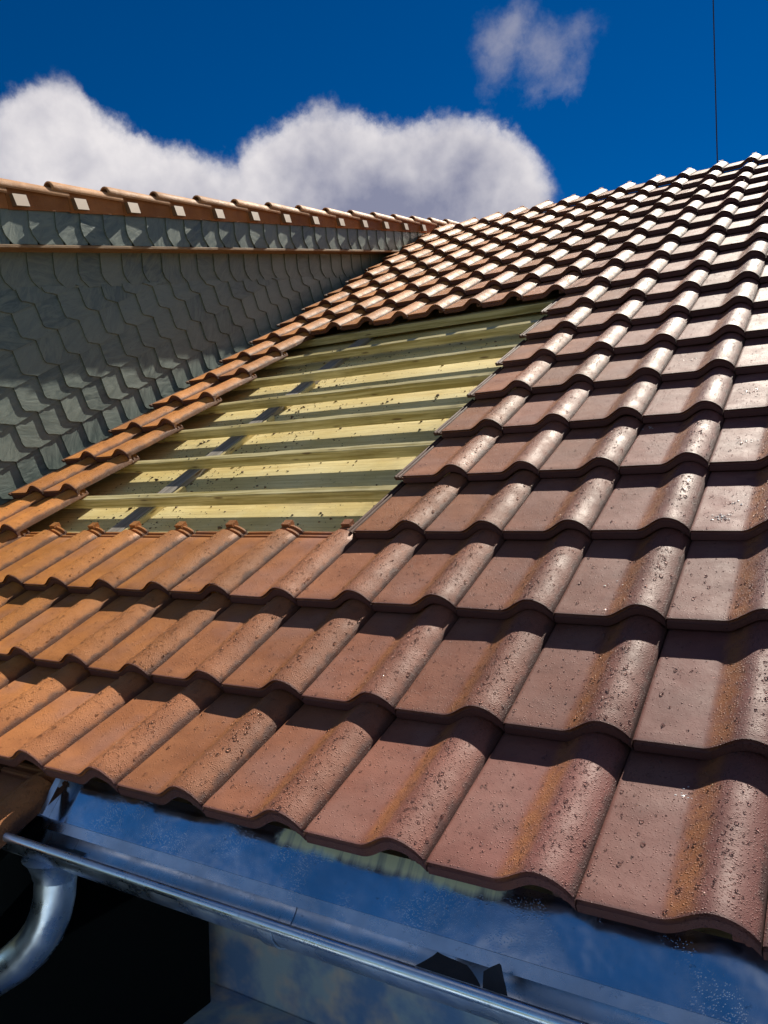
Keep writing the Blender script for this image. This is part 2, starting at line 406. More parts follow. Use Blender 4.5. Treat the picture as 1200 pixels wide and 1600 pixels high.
def tile_mesh(name, nx=44, seed=0, cut_head=False):
    rnd = random.Random(seed)
    bow = rnd.uniform(-0.0012, 0.0012); tw = rnd.uniform(-0.0012, 0.0012)
    xs = [0.0008, 0.003, 0.006] + [W * (0.04 + 0.43 * i / 9) for i in range(10)] + \
         [W * (0.47 + 0.53 * (i + 1) / 32) for i in range(32)]
    xs[-1] = W - 0.0012
    r = 0.0065
    verts, faces = [], []
    prof = []   # (y, dz relative to the tilted surface, is-relative-to-surface)
    # bottom face back to front
    YB = 0.398
    prof += [(YB, -0.016), (0.30, -0.016), (0.15, -0.016), (0.018, -0.016), (0.013, -0.0285), (0.0025, -0.0295), (0.0, -0.027)]
    prof += [(0.0, -0.014), (0.0006, -0.0125), (0.0, -0.011)]            # faint line in the nose
    for i in range(6):
        a = math.pi / 2 * i / 5
        prof.append((r * (1 - math.sin(a)) if False else r * (1 - math.cos(math.pi/2 - a) ) , -r * (1 - math.sin(a))))
    prof += [(0.014, 0.0008), (0.026, 0.0009), (0.045, 0.0)] + [(0.07 + 0.28 * i / 7, 0.0) for i in range(8)]
    prof += [(0.354, -0.001), (0.356, -0.006), (0.364, -0.006), (0.366, -0.0005), (0.374, -0.0005), (0.376, -0.006), (0.388, -0.006), (0.390, 0.0), (0.397, 0.0)]
    n = len(prof)
    for x in xs:
        c = x / W
        edge = -0.0035 * max(0.0, 1 - x / 0.006) ** 2
        for (y, dz) in prof:
            h = roll(c)
            if y > 0.352 and c > 0.5: h *= 0.80
            z = h + dz - 0.033 * y / L + bow * math.sin(math.pi * c) + tw * (c - .5) * (y / L) + (edge if dz > -0.012 else 0)
            # nose bottom follows the roll a little lower
            verts.append((x, y, z))
    nx = len(xs)
    for i in range(nx - 1):
        for j in range(n):
            j2 = (j + 1) % n
            faces.append((i * n + j, i * n + j2, (i + 1) * n + j2, (i + 1) * n + j))
    # closed sides as strips (pair under and upper points)
    for i, flip in ((0, False), (nx - 1, True)):
        f = tuple(i * n + j for j in range(n))
        faces.append(f[::-1] if flip else f)
    mb = MB(); mb.add(verts, faces)
    # interlocking ribs under the neighbour's roll
    def tz(y): return -0.033 * y / L
    def strip(x0, x1, top, y0=0.012, y1=0.392, th=0.008):
        ys = [y0 + (y1 - y0) * k / 4 for k in range(5)]
        v = []
        for y in ys: v += [(x0, y, tz(y) + top - th), (x1, y, tz(y) + top - th), (x1, y, tz(y) + top), (x0, y, tz(y) + top)]
        f = [(0, 1, 2, 3), (19, 18, 17, 16)]
        for k in range(4):
            a = k * 4
            for e in range(4):
                f.append((a + e, a + 4 + e, a + 4 + (e + 1) % 4, a + (e + 1) % 4))
        mb.add(v, f)
    strip(-0.036, 0.0006, -0.013)
    mb.tube([(-0.031, 0.008, tz(0) - 0.010), (-0.031, 0.39, tz(.39) - 0.010)], 0.0052, 8)
    mb.tube([(-0.016, 0.004, tz(0) - 0.010), (-0.016, 0.39, tz(.39) - 0.010)], 0.0052, 8)
    # hanging nub at the head of the roll
    zt = 0.80 * 0.037 + tz(0.39)
    mb.box(W * .70, W * .83, 0.383, 0.412, zt - 0.012, zt + 0.007)
    me = bpy.data.meshes.new(name)
    me.from_pydata(mb.v, [], mb.f); me.validate()
    bm = bmesh.new(); bm.from_mesh(me); bmesh.ops.recalc_face_normals(bm, faces=bm.faces); bm.to_mesh(me); bm.free()
    me.materials.append(M['tile']); me.shade_smooth(); me.set_sharp_from_angle(angle=R_(38))
    return me
TILES = [tile_mesh('roof_tile', seed=k) for k in range(5)]

# rain beads as real drops, several layouts
def drop_template(sub):
    bm = bmesh.new(); bmesh.ops.create_icosphere(bm, subdivisions=sub, radius=1.0)
    bmesh.ops.delete(bm, geom=[v for v in bm.verts if v.co.z < -0.30], context='VERTS')
    bm.verts.ensure_lookup_table()
    v = [tuple(q.co) for q in bm.verts]; f = [tuple(p.index for p in fc.verts) for fc in bm.faces]; bm.free()
    return v, f
DT = {1: drop_template(1), 2: drop_template(2)}
def drops_mesh(seed, count, big, sub):
    rnd = random.Random(seed + 100); mb = MB(); tv, tf = DT[sub]
    dens = rnd.uniform(0.75, 1.25); placed = []
    for _ in range(int(count * dens)):
        t = rnd.random()
        if t < 0.60: c = min(0.97, max(0.5, rnd.gauss(0.78, 0.10)))
        elif t < 0.75: c = rnd.gauss(0.57, 0.05)
        else: c = rnd.uniform(0.03, 0.6)
        y = rnd.uniform(0.008, 0.335)
        r = rnd.lognormvariate(math.log(0.00150), 0.42)
        if rnd.random() < 0.07: r *= 1.7
        r = min(r, 0.0042) * big
        x = c * W
        if any((x - a) ** 2 + (y - bq) ** 2 < (r + d) ** 2 * 0.8 for a, bq, d in placed): continue
        placed.append((x, y, r))
        e = 0.0015
        nrm = Vector((-(tile_z(x + e, y) - tile_z(x - e, y)) / (2 * e), 0.033 / L, 1)).normalized()
        qn = nrm.to_track_quat('Z', 'Y'); p = Vector((x, y, tile_z(x, y) + 0.0006))
        el = rnd.uniform(0.9, 1.25); k = rnd.uniform(0.65, 0.95)
        mb.add([p + qn @ Vector((a * r, bb * r * el, cc * r * k)) for a, bb, cc in tv], tf)
    me = bpy.data.meshes.new('water_drops'); me.from_pydata(mb.v, [], mb.f); me.materials.append(M['water']); me.shade_smooth()
    return me
DROPS = [drops_mesh(k, 330, 1.0, 2) for k in range(6)]
DROPS_FAR = [drops_mesh(k + 20, 260, 1.15, 1) for k in range(4)]

# ------------------------------------------------------------------ lay the tiles
ORD = ['zeroth', 'first', 'second', 'third', 'fourth', 'fifth', 'sixth', 'seventh', 'eighth', 'ninth', 'tenth', 'eleventh', 'twelfth',
       'thirteenth', 'fourteenth', 'fifteenth', 'sixteenth', 'seventeenth', 'eighteenth', 'nineteenth', 'twentieth', 'twenty-first',
       'twenty-second', 'twenty-third', 'twenty-fourth']
def exists(c, r):
    if r == -1: return c <= -6
    if 3 <= r <= 9 and -11 <= c < -4: return False
    return True
LEFT = -13
cands = []
for r in range(-1, 19):
    for c in range(-14 if r < 3 else LEFT, 8):
        if r < 3 and c < -13: continue
        if not exists(c, r): continue
        pts = [ROOF @ Vector((c * W + a * W, r * L + bq * L, h)) for a in (0, .5, 1) for bq in (0, .5, 1) for h in (0, 0.03)]
        pr = [project(p) for p in pts]
        if any(p is None for p in pr):
            if not any(p is not None and -60 < p[0] < 1260 and -60 < p[1] < 1660 for p in pr): continue
        ok = [p for p in pr if p]
        x0 = min(p[0] for p in ok); x1 = max(p[0] for p in ok); y0 = min(p[1] for p in ok); y1 = max(p[1] for p in ok)
        vis = x1 > 0 and x0 < 1200 and y1 > 0 and y0 < 1600
        near = x1 > -260 and x0 < 1460 and y0 < 1800
        if not near: continue
        cands.append((c, r, vis, (x1 - x0) * (y1 - y0), min(p[2] for p in ok)))
GRP = 'interlocking clay tiles laid in courses'
indiv = sorted([k for k in cands if k[2]], key=lambda k: -k[3])[:300]
iset = {(k[0], k[1]) for k in indiv}
rows = {}
for k in cands:
    if k[2]: rows.setdefault(k[1], []).append(k[0])
def rowname(r):
    if r == -1: return 'lowest short course left of the gutter'
    if r == 0: return 'eave course over the gutter'
    return ORD[r + 1] + ' course above the gutter'
def tile_label(c, r, near):
    vis_r = max(rows[r]); wet = 'wet brown' if c > -5 else ('wet glare-painted brown' if near else 'glare-painted brown')
    if 3 <= r <= 9 and c < -10: pos = 'left of the opening, ' + ('beside it' if c == -12 else 'beside slate wall')
    elif 3 <= r <= 9: pos = ORD[c + 5] + ' right of the opening'
    elif r == -1: pos = ORD[-5 - c] + ' from its right end'
    else: pos = ORD[vis_r - c + 1] + ' from the right'
    return '%s clay tile, %s, %s' % (wet, rowname(r), pos)
mt, q, b = newmat('painted_glint_white'); M['white'] = mt
b.inputs['Base Color'].default_value = (0.48, 0.47, 0.48, 1); b.inputs['Roughness'].default_value = 0.3
def glint_flecks(spots, seed):  # small white flecks painted on as sun glints of the wet pans
    rnd = random.Random(seed); mb = MB()
    for (cx, cy, sx_, sy_, n) in spots:
        for _ in range(n):
            x = rnd.gauss(cx, sx_) * W; y = rnd.gauss(cy, sy_) * L; s = rnd.uniform(0.0008, 0.0028); k = 7; a0 = rnd.uniform(0, 6)
            el = rnd.uniform(.8, 1.5)
            pts = []
            for t in range(k):
                a = a0 + 6.283 * t / k; rr = s * rnd.uniform(.5, 1.3)
                px, py = x + math.cos(a) * rr * el, y + math.sin(a) * rr
                pts.append((px, py))
            mb.add([(p[0], p[1], tile_z(*p) + 0.0008) for p in pts] + [(x, y, tile_z(x, y) + 0.0016)], [(i, (i + 1) % k, k) for i in range(k)])
    return mb
GLINTS = {(0, 5): [(.26, .44, .07, .04, 26)], (0, 3): [(.27, .20, .05, .03, 34), (.38, .45, .05, .02, 12)], (0, 4): [(.30, .42, .08, .03, 22)],
        (0, 0): [(.45, .74, .05, .02, 9)], (-1, 6): [(.30, .45, .06, .03, 14)], (-1, 4): [(.12, .9, .05, .02, 8)], (-1, 2): [(.42, .38, .05, .02, 7)]}
rest = []
for c, r, vis, area, depth in cands:
    rnd = random.Random(c * 131 + r * 17)
    tilt = 0.0; dz = rnd.uniform(-0.0008, 0.0008); dx = rnd.uniform(-0.0008, 0.0008); dy = rnd.uniform(-0.0025, 0.0025)
    if r == -1: dz -= 0.010
    if r == 0: tilt = -0.025 / L; dz = 0.025; dx -= 0.010; dy = 0.010
    mw = ROOF @ Matrix.Translation((c * W + dx, r * L + dy, dz)) @ Matrix.Rotation(tilt + rnd.uniform(-0.005, 0.005), 4, 'X') \
        @ Matrix.Rotation(rnd.uniform(-0.005, 0.005), 4, 'Z') @ Matrix.Rotation(rnd.uniform(-0.006, 0.006), 4, 'Y')
    if (c, r) in iset:
        o = bpy.data.objects.new('clay_tile', TILES[rnd.randrange(5)]); COL.objects.link(o); o.matrix_world = mw
        tag(o, tile_label(c, r, depth < 4), 'clay tile', GRP)
        if depth < 4.2:
            dm = DROPS[rnd.randrange(6)] if depth < 2.3 else DROPS_FAR[rnd.randrange(4)]
            d = bpy.data.objects.new('water_drops', dm); COL.objects.link(d); d.parent = o; d['kind'] = 'stuff'
        if (c, r) in GLINTS:
            f_ = glint_flecks(GLINTS[(c, r)], c * 7 + r).build('painted_glints', M['white']); f_.parent = o; f_['kind'] = 'stuff'
            o['label'] = o['label'].replace('wet brown', 'glint-painted wet')
    elif vis or depth > 0: rest.append((mw, TILES[rnd.randrange(5)]))
if rest:
    bm = bmesh.new()
    for mw, me in rest:
        t = me.copy(); t.transform(mw); bm.from_mesh(t); bpy.data.meshes.remove(t)
    me = bpy.data.meshes.new('clay_tiles'); bm.to_mesh(me); bm.free(); me.materials.append(M['tile'])
    me.shade_smooth(); me.set_sharp_from_angle(angle=R_(38))
    o = bpy.data.objects.new('clay_tiles', me); COL.objects.link(o)
    tag(o, 'the smallest and outermost clay tiles of the big roof, towards ridge and edges', 'clay tiles', kind='stuff')

# ------------------------------------------------------------------ roof deck, battens
deck = empty('roof_deck', mw=ROOF)
tag(deck, 'yellow underlay boarding of the big roof, bare in the opening', 'roof deck')
mb = MB(); mb.box(-3.20, 3.2, 0.10, 18.9 * L, -0.156, -0.128)
mb.build('underlay_board', M['board'], deck)
mb = MB(); mb.box(-6.4, 3.2, 0.075, 18.85 * L, -0.26, -0.158); mb.build('rafter_layer', M['black'], deck)
o = MB(); o.box(-6.4, -1.25, -0.30, 0.055, -0.20, -0.10); o.build('lower_eave_board', M['black'], deck)
# far slope of the roof
ry_, rz_ = math.cos(PITCH) * 18.95 * L, math.sin(PITCH) * 18.95 * L
bs = empty('back_slope', (0, ry_, rz_))
tag(bs, 'far slope of the big roof dropping away behind the ridge', 'roof slope')
mb = MB(); mb.prism([(0.0, -0.10), (5.2, -3.1), (5.2, -3.25), (0.0, -0.26)], 0, -6.4, 3.2); mb.build('far_tiling', M['tile'], bs)

names = ['lowest bare roof batten just above the tile heads', 'second bare roof batten up in the opening',
         'third bare roof batten up in the opening', 'fourth bare roof batten, middle of the opening', 'fifth bare roof batten up in the opening',
         'sixth bare roof batten up in the opening', 'seventh bare roof batten, partly shaded near opening top',
         'topmost bare roof batten under the tile noses']
for i, r in enumerate(range(3, 11)):
    y = r * L + 0.012 if r > 3 else r * L + 0.05
    rnd = random.Random(r)
    o = empty('roof_batten', mw=ROOF @ Matrix.Translation((-2.0, y, -0.058)) @ Matrix.Rotation(rnd.uniform(-.003, .003), 4, 'Z'))
    bpy.data.objects.remove(o)
    mb = MB(); n = 26; v = []; f = []
    for k in range(n + 1):
        x = -1.1 + 2.3 * k / n
        w1 = rnd.uniform(-.0012, .0012); w2 = rnd.uniform(-.0012, .0012)
        v += [(x, w1, -0.046), (x, 0.038, -0.046), (x, 0.038, w2), (x, w1, w2)]
    for k in range(n):
        for e in range(4): f.append((k * 4 + e, k * 4 + 4 + e, k * 4 + 4 + (e + 1) % 4, k * 4 + (e + 1) % 4))
    f += [(0, 1, 2, 3), tuple(n * 4 + e for e in (3, 2, 1, 0))]
    mb.add(v, f)
    o = mb.build('roof_batten', M['batten'], mw=ROOF @ Matrix.Translation((-1.85, y, -0.058)) @ Matrix.Rotation(rnd.uniform(-.003, .003), 4, 'Z'))
    bevel(o, 0.0018, 1)
    tag(o, names[i], 'roof batten', 'battens bared in the opening')
    for nx_ in (-9.55 * W + 1.85, -9.33 * W + 1.85):
        nb = MB(); nb.tube([(nx_, 0.018 + rnd.uniform(-.004, .004), -0.004), (nx_, 0.018, 0.0022)], 0.0034, 8)
        nn = nb.build('nail', M['steel']); nn.parent = o
# counter batten and offcut beside it
mb = MB(); mb.box(-0.042, 0.042, 0, 3.4, -0.025, 0.0)
o = mb.build('counter_batten', M['oldwood'], mw=ROOF @ Matrix.Translation((-9.45 * W, 1.0, -0.1025)))
bevel(o, 0.003); tag(o, 'grey weathered counter batten running up slope beneath the battens', 'counter batten')
for k, (yy, ln, lab) in enumerate(((3.35 * L, 0.42, 'lower pale pine strip lying against the grey counter batten'),
                                   (5.2 * L, 0.52, 'middle pale pine strip beside the grey counter batten'), (7.1 * L, 0.30, 'upper short pale pine strip beside the grey counter batten'))):
    mb = MB(); mb.box(0, 0.016, 0, ln, 0, 0.024)
    o = mb.build('wood_strip', M['newwood'], mw=ROOF @ Matrix.Translation((-9.45 * W + 0.046, yy, -0.1275)) @ Matrix.Rotation(R_(-2 + k), 4, 'Z'))
    bevel(o, 0.0015); tag(o, lab, 'wood strip', 'pine strips under the battens')
# crumbs of mortar, bark and clay on the boarding
rnd = random.Random(5); mb = MB()
for _ in range(2200):
    x = rnd.uniform(-11, -4.1) * W
    if rnd.random() < 0.6: x = rnd.gauss(-9.2 * W, 0.25)
    x = max(-11.3 * W, min(-4.2 * W, x)); y = rnd.uniform(3.1, 9.8) * L
    s = rnd.lognormvariate(math.log(0.0035), 0.5); s = min(s, 0.014)
    base = Vector((x, y, -0.1285)); a = rnd.uniform(0, 6.28)
    pts = [base + Vector((math.cos(a + t) * s * rnd.uniform(.6, 1.3), math.sin(a + t) * s * rnd.uniform(.5, 1.2), 0)) for t in (0, 1.6, 3.1, 4.6)]
    top = [p * 0.6 + base * 0.4 + Vector((0, 0, s * rnd.uniform(.3, .8))) for p in pts]
    mb.add(pts + top, [(4, 5, 6, 7), (0, 1, 5, 4), (1, 2, 6, 5), (2, 3, 7, 6), (3, 0, 4, 7)])
mt, q, b = newmat('bark_crumbs'); M['crumb'] = mt
b.inputs['Base Color'].default_value = (0.11, 0.07, 0.04, 1); b.inputs['Roughness'].default_value = 0.9
o = mb.build('debris', M['crumb'], mw=ROOF)
tag(o, 'dark crumbs and splinters scattered on the yellow boarding', 'debris', kind='stuff')

# ------------------------------------------------------------------ dormer
XC = -13.5 * W                       # cheek wall plane
XF = XC + 0.125                      # fascia board face
SL = 0.2605
def zb(y): return 1.873 + SL * (y - 1.224)      # underside of the fascia
def zs(y): return zb(y) + 0.172                 # underside of the verge tiles
dormer = empty('dormer', (XC, 1.2, 0.6))
tag(dormer, 'slate clad shed dormer standing on the left of the tiled roof', 'dormer')
DI = Matrix.Translation((-XC, -1.2, -0.6))
def dpart(o): o.parent = dormer; o.matrix_parent_inverse = DI; return o
Y0, Y1 = -0.2, 6.3
mb = MB(); mb.prism([(Y0, Y0 * math.tan(PITCH) - .3), (Y1, Y1 * math.tan(PITCH) - .3), (Y1, zb(Y1) + .1), (Y0, zb(Y0) + .1)], 0, XC - 3.0, XC - 0.020)
dpart(mb.build('wall', M['black']))
mb = MB(); mb.prism([(Y0, zb(Y0) + .012), (6.2, zb(6.2) + .012), (6.2, zs(6.2) + .01), (Y0, zs(Y0) + .01)], 0, XC - 0.02, XF - 0.010)
dpart(mb.build('fascia_board', M['black']))
mb = MB(); mb.prism([(Y0, zb(Y0) - .006), (6.2, zb(6.2) - .006), (6.2, zb(6.2) + .010), (Y0, zb(Y0) + .010)], 0, XC - 0.02, XF + 0.003)
o = dpart(mb.build('soffit_board', M['brownwood'])); bevel(o, 0.002)
mb = MB(); mb.prism([(Y0, zs(Y0) + .012), (6.4, zs(6.4) + .012), (6.4, zs(6.4) + .045), (Y0, zs(Y0) + .045)], 0, XC - 3.1, XF - 0.012)
dpart(mb.build('roof', M['tile']))

def clip(poly, y0, z0, slope, keep_below=True):
    """clip a (y, z) polygon by the line z = z0 + slope (y - y0)"""
    def d(p):
        t = p[1] - (z0 + slope * (p[0] - y0)); return -t if keep_below else t
    outp = []
    for i, p in enumerate(poly):
        qn = poly[(i + 1) % len(poly)]; a, bq = d(p), d(qn)
        if a >= 0: outp.append(p)
        if (a >= 0) != (bq >= 0):
            t = a / (a - bq); outp.append((p[0] + t * (qn[0] - p[0]), p[1] + t * (qn[1] - p[1])))
    return outp

def rough_edge(poly, rnd, step=0.014, amp=0.0014):
    outp = []
    for i, p in enumerate(poly):
        qn = poly[(i + 1) % len(poly)]; ln = math.hypot(qn[0] - p[0], qn[1] - p[1]); k = max(1, int(ln / step))
        for j in range(k):
            t = j / k; a = amp if j else amp * 1.2
            outp.append((p[0] + t * (qn[0] - p[0]) + rnd.uniform(-a, a), p[1] + t * (qn[1] - p[1]) + rnd.uniform(-a, a)))
    return outp

class Slates:
    def __init__(s): s.v = []; s.f = []; s.tone = []
    def add(s, poly, off, th, x0, rnd):
        """off(y, z) gives the outward offset of the front face"""
        if len(poly) < 3: return
        n = len(poly); b0 = len(s.v)
        cy = sum(p[0] for p in poly) / n; cz = sum(p[1] for p in poly) / n
        wy = rnd.uniform(-.006, .006); wz = rnd.uniform(-.006, .006)
        fo = lambda p: x0 + off(*p) + wy * (p[0] - cy) + wz * (p[1] - cz)
        for p in poly: s.v.append((fo(p), p[0], p[1]))
        for p in poly: s.v.append((fo(p) - th, p[0], p[1]))
        s.f.append(tuple(range(b0, b0 + n)))
        for i in range(n): s.f.append((b0 + i, b0 + n + i, b0 + n + (i + 1) % n, b0 + (i + 1) % n))
        t = (rnd.random(), rnd.random(), rnd.random(), 1)
        s.tone += [t] * (n + 1)
    def build(s, name):
        me = bpy.data.meshes.new(name); me.from_pydata(s.v, [], s.f); me.materials.append(M['slate'])
        at = me.color_attributes.new('tone', 'FLOAT_COLOR', 'CORNER')
        for p, t in zip(me.polygons, s.tone):
            for li in p.loop_indices: at.data[li].color = t
        bm = bmesh.new(); bm.from_mesh(me); bmesh.ops.recalc_face_normals(bm, faces=bm.faces); bm.to_mesh(me); bm.free()
        o = bpy.data.objects.new(name, me); COL.objects.link(o); return dpart(o)

ay, az, bz = 0.1313, 0.0757, -0.1835
GY, GZ = 0.012, 0.082
S = Slates(); rnd = random.Random(3)
YL, ZL = 1.237, 1.683                           # foot of the straight course under the soffit
for i in range(-14, 40):
    for j in range(-16, 40):
        oy = 1.421 + i * ay; oz = 1.106 + i * az + j * bz
        if oy < 0.0 or oy > 6.0: continue
        if oz < oy * math.tan(PITCH) - 0.45 or oz > ZL + SL * (oy - YL) + 0.3: continue
        pl = [(0.0, 0.0), (0.039, -0.098), (0.052, -0.111), (0.131, -0.1095), (0.262, -0.034), (0.30, 0.01), (0.20, 0.13), (0.02, 0.04)]
        pl = [(oy + p[0], oz + p[1]) for p in pl]
        pl = clip(pl, YL, ZL + 0.012, SL)
        if len(pl) < 3: continue
        pl = rough_edge(pl, rnd)
        S.add(pl, (lambda y, z, oy=oy, oz=oz: 0.009 - GY * (y - oy) - GZ * (z - oz)), 0.010, XC, rnd)
S.build('slate_cladding')
S = Slates()
for i in range(-12, 36):                        # straight course under the soffit
    oy = 1.237 + i * 0.150
    zf = lambda y: ZL + SL * (y - YL)
    top = 0.22
    pl = [(oy - 0.012, zf(oy) + top), (oy, zf(oy) + 0.075), (oy + 0.020, zf(oy) + 0.045), (oy + 0.066, zf(oy + 0.066)), (oy + 0.205, zf(oy + 0.205)), (oy + 0.20, zf(oy + .2) + top)]
    pl = rough_edge(pl, rnd)
    S.add(pl, (lambda y, z, oy=oy: 0.016 - 0.046 * (y - oy) - 0.02 * (z - zf(y))), 0.007, XC, rnd)
S.build('upper_slate_course')
S = Slates()
for i in range(-10, 36):                        # slates on the fascia
    oy = 1.224 + i * 0.1495 - 0.05
    zf = lambda y: zb(y) + 0.012
    top = 0.175
    pl = [(oy - 0.012, zf(oy) + top), (oy - 0.004, zf(oy) + 0.085), (oy + 0.012, zf(oy) + 0.050), (oy + 0.055, zf(oy + 0.055)), (oy + 0.19, zf(oy + 0.19)), (oy + 0.19, zf(oy + .19) + top)]
    pl = rough_edge(pl, rnd)
    S.add(pl, (lambda y, z, oy=oy: 0.005 - 0.046 * (y - oy) - 0.01 * (z - zf(y))), 0.006, XF, rnd)
S.build('fascia_slates')
# dark flashing between cheek and tiles
mb = MB(); mb.box(XC - 0.03, -3.10, -0.32, 18.6 * L, -0.075, -0.060)
o = mb.build('side_gutter', M['steel'], mw=ROOF); tag(o, 'dark metal side flashing along the foot of the slate wall', 'flashing')

# verge tiles of the dormer
VS = 0.3465
va = math.atan(0.258)
def verge_tile():
    mb = MB()
    # roll: half-round shell, nose at y=0, rising up slope, tail tucked lower
    n = 14; ro, ri = 0.036, 0.026; Lr = 0.455; v = []; f = []
    ys = [0.0, 0.004, 0.012, 0.06, 0.15, 0.25, 0.35, Lr]
    for k, y in enumerate(ys):
        r1 = ro - (0.004 if k == 0 else 0.001 if k == 1 else 0) - 0.004 * (y / Lr)
        for e in range(n + 1):
            a = math.pi * (-0.12 + 1.20 * e / n)
            v.append((-0.035 + r1 * math.cos(a), y, 0.090 + r1 * math.sin(a) - 0.075 * y))
    m_ = len(ys); N1 = len(v)
    for k, y in enumerate(ys):
        for e in range(n + 1):
            a = math.pi * (-0.12 + 1.20 * e / n)
            v.append((-0.035 + ri * math.cos(a), y, 0.090 + ri * math.sin(a) - 0.075 * y))
    for k in range(m_ - 1):
        for e in range(n):
            p = k * (n + 1) + e
            f.append((p, p + 1, p + n + 2, p + n + 1)); f.append((N1 + p, N1 + p + n + 1, N1 + p + n + 2, N1 + p + 1))
        for e in (0, n):
            p = k * (n + 1) + e; f.append((p, p + n + 1, N1 + p + n + 1, N1 + p))
    for k in (0, m_ - 1):
        for e in range(n):
            p = k * (n + 1) + e; f.append((p, p + 1, N1 + p + 1, N1 + p))
    mb.add(v, f)
    return mb
vt = verge_tile()
vtm = meshobj('tmp', vt.v, vt.f, M['vroll'], smooth=40); VR = vtm.data; bpy.data.objects.remove(vtm)
bm = bmesh.new(); bm.from_mesh(VR); bmesh.ops.recalc_face_normals(bm, faces=bm.faces); bm.to_mesh(VR); bm.free()
VR.name = 'verge_roll'
def skirt_mesh():
    mb = MB()
    mb.prism([(0.096, -0.030 + 0.004), (0.452, -0.022), (0.452, 0.060), (0.096, 0.088)], 0, -0.026, -0.018)
    # body of the tile reaching in over the roof
    mb.prism([(0.02, 0.035), (0.44, 0.010), (0.44, 0.028), (0.02, 0.052)], 0, -0.28, -0.062)
    return mb
sk = skirt_mesh(); t_ = sk.build('tmp', M['verge']); VSK = t_.data; bpy.data.objects.remove(t_); VSK.name = 'verge_skirt'
mb = MB(); mb.add([(-.024, .118, -.014), (-.024, .200, -.012), (-.024, .196, .042), (-.024, .112, .042), (.016, .118, -.014), (.004, .200, -.012), (-.002, .196, .042), (.009, .112, .042)],
       [(3, 2, 1, 0), (4, 5, 6, 7), (0, 1, 5, 4), (1, 2, 6, 5), (2, 3, 7, 6), (3, 0, 4, 7)])
t_ = mb.build('tmp', M['verge']); t_.data.materials.clear(); t_.data.materials.append(M['nib']); VN = t_.data; bpy.data.objects.remove(t_); VN.name = 'verge_nib'
XV = XF + 0.030
vlabels = []
for k in range(-2, 14):
    y = 1.454 + k * 0.3372 / 1.0
    y = 1.454 + k * 0.3465
    zz = zs(y) + 0.030
    o = empty('verge_tile', mw=Matrix.Translation((XV, y, zz)) @ Matrix.Rotation(math.atan(SL) + 0.0, 4, 'X'))
    p = project((XV, y + .2, zz))
    vlabels.append(o)
    tag(o, None, 'verge tile', 'verge tiles capping the dormer edge')
    for nm, me in (('roll', VR), ('skirt', VSK), ('nib', VN)):
        c_ = bpy.data.objects.new(nm, me); COL.objects.link(c_); c_.parent = o
vis = [o for o in vlabels if (project(o.location + Vector((0, .42, .1))) or (-1,))[0] > 0]
for o in vlabels:
    if o not in vis: 
        for ch in list(o.children): bpy.data.objects.remove(ch)
        bpy.data.objects.remove(o)
for i, o in enumerate(vis):
    o['label'] = 'brown verge tile on the dormer edge, %s from the left frame edge' % ORD[i + 1]

# ------------------------------------------------------------------ eave flashing and gutter
FM = Matrix.Translation((0, 0.005, -0.090)) @ Matrix.Rotation(R_(52), 4, 'X')     # sheet leans up and back under the tile noses
fl = empty('eave_flashing', mw=FM)
tag(fl, 'wet blue-grey zinc eave flashing between the tiles and the gutter', 'flashing')
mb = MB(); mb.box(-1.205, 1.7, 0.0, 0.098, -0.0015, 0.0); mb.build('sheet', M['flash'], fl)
mb = MB(); mb.box(-1.208, -1.2055, 0.0, 0.090, 0.0, 0.030); mb.box(-1.208, -1.190, 0.0, 0.090, 0.0305, 0.032); mb.build('end_fold', M['zinc'], fl)
mb = MB(); mb.box(-1.205, 1.7, -0.022, -0.0005, -0.0015, -0.0003); mb.build('drip_edge', M['zinc'], fl)

gt = empty('gutter', (-1.30, -0.035, -0.09))
tag(gt, 'wet zinc half round gutter with a rolled front bead below the eave', 'gutter')
GI = Matrix.Translation((1.30, 0.035, 0.09))
def gpart(o): o.parent = gt; o.matrix_parent_inverse = GI; return o
GX0, GX1 = -1.275, 1.7
gc = (-0.034, -0.098); gr = 0.056
prof = [(gc[0] + gr * math.cos(a), gc[1] + gr * math.sin(a)) for a in [math.pi + math.pi * k / 20 for k in range(21)]]
prof = prof + [(prof[-1][0], prof[-1][1] + 0.012)]
def sheet(prof, x0, x1, th, nx=30, skew=0.0):
    v = []; f = []; n = len(prof)
    cen = gc
    for k in range(nx + 1):
        x = x0 + (x1 - x0) * k / nx
        for p in prof: v.append((x - skew * (p[0] - gc[0]) * (1 if k == 0 else 0), p[0], p[1]))
        for p in prof:
            d = Vector((p[0] - cen[0], p[1] - cen[1])).normalized() * th
            v.append((x - skew * (p[0] - gc[0]) * (1 if k == 0 else 0), p[0] + d.x, p[1] + d.y))
    m_ = 2 * n
    for k in range(nx):
        for e in range(n - 1):
            a = k * m_ + e
            f.append((a, a + m_, a + m_ + 1, a + 1)); f.append((a + n, a + n + 1, a + n + 1 + m_, a + n + m_))
        for e in (0, n - 1):
            a = k * m_ + e; f.append((a, a + n, a + n + m_, a + m_))
    for k in (0, nx):
        for e in range(n - 1):
            a = k * m_ + e; f.append((a, a + 1, a + 1 + n, a + n))
    return v, f
v, f = sheet(prof, GX0, GX1, 0.0012)
mb = MB(); mb.add(v, f); gpart(mb.build('trough', M['zinc'], smooth=40))
mb = MB(); by, bz_ = prof[0][0] - 0.006, prof[0][1] + 0.004
mb.tube([(GX0, by, bz_), (-0.55, by, bz_)], 0.0095, 20); mb.tube([(-0.549, by, bz_), (GX1, by, bz_)], 0.0102, 20)
gpart(mb.build('front_bead', M['zinc'], smooth=40))
# end cap
mb = MB(); mb.prism([(p[0], p[1]) for p in prof], 0, GX0 - 0.002, GX0 + 0.0005); gpart(mb.build('end_cap', M['zinc']))
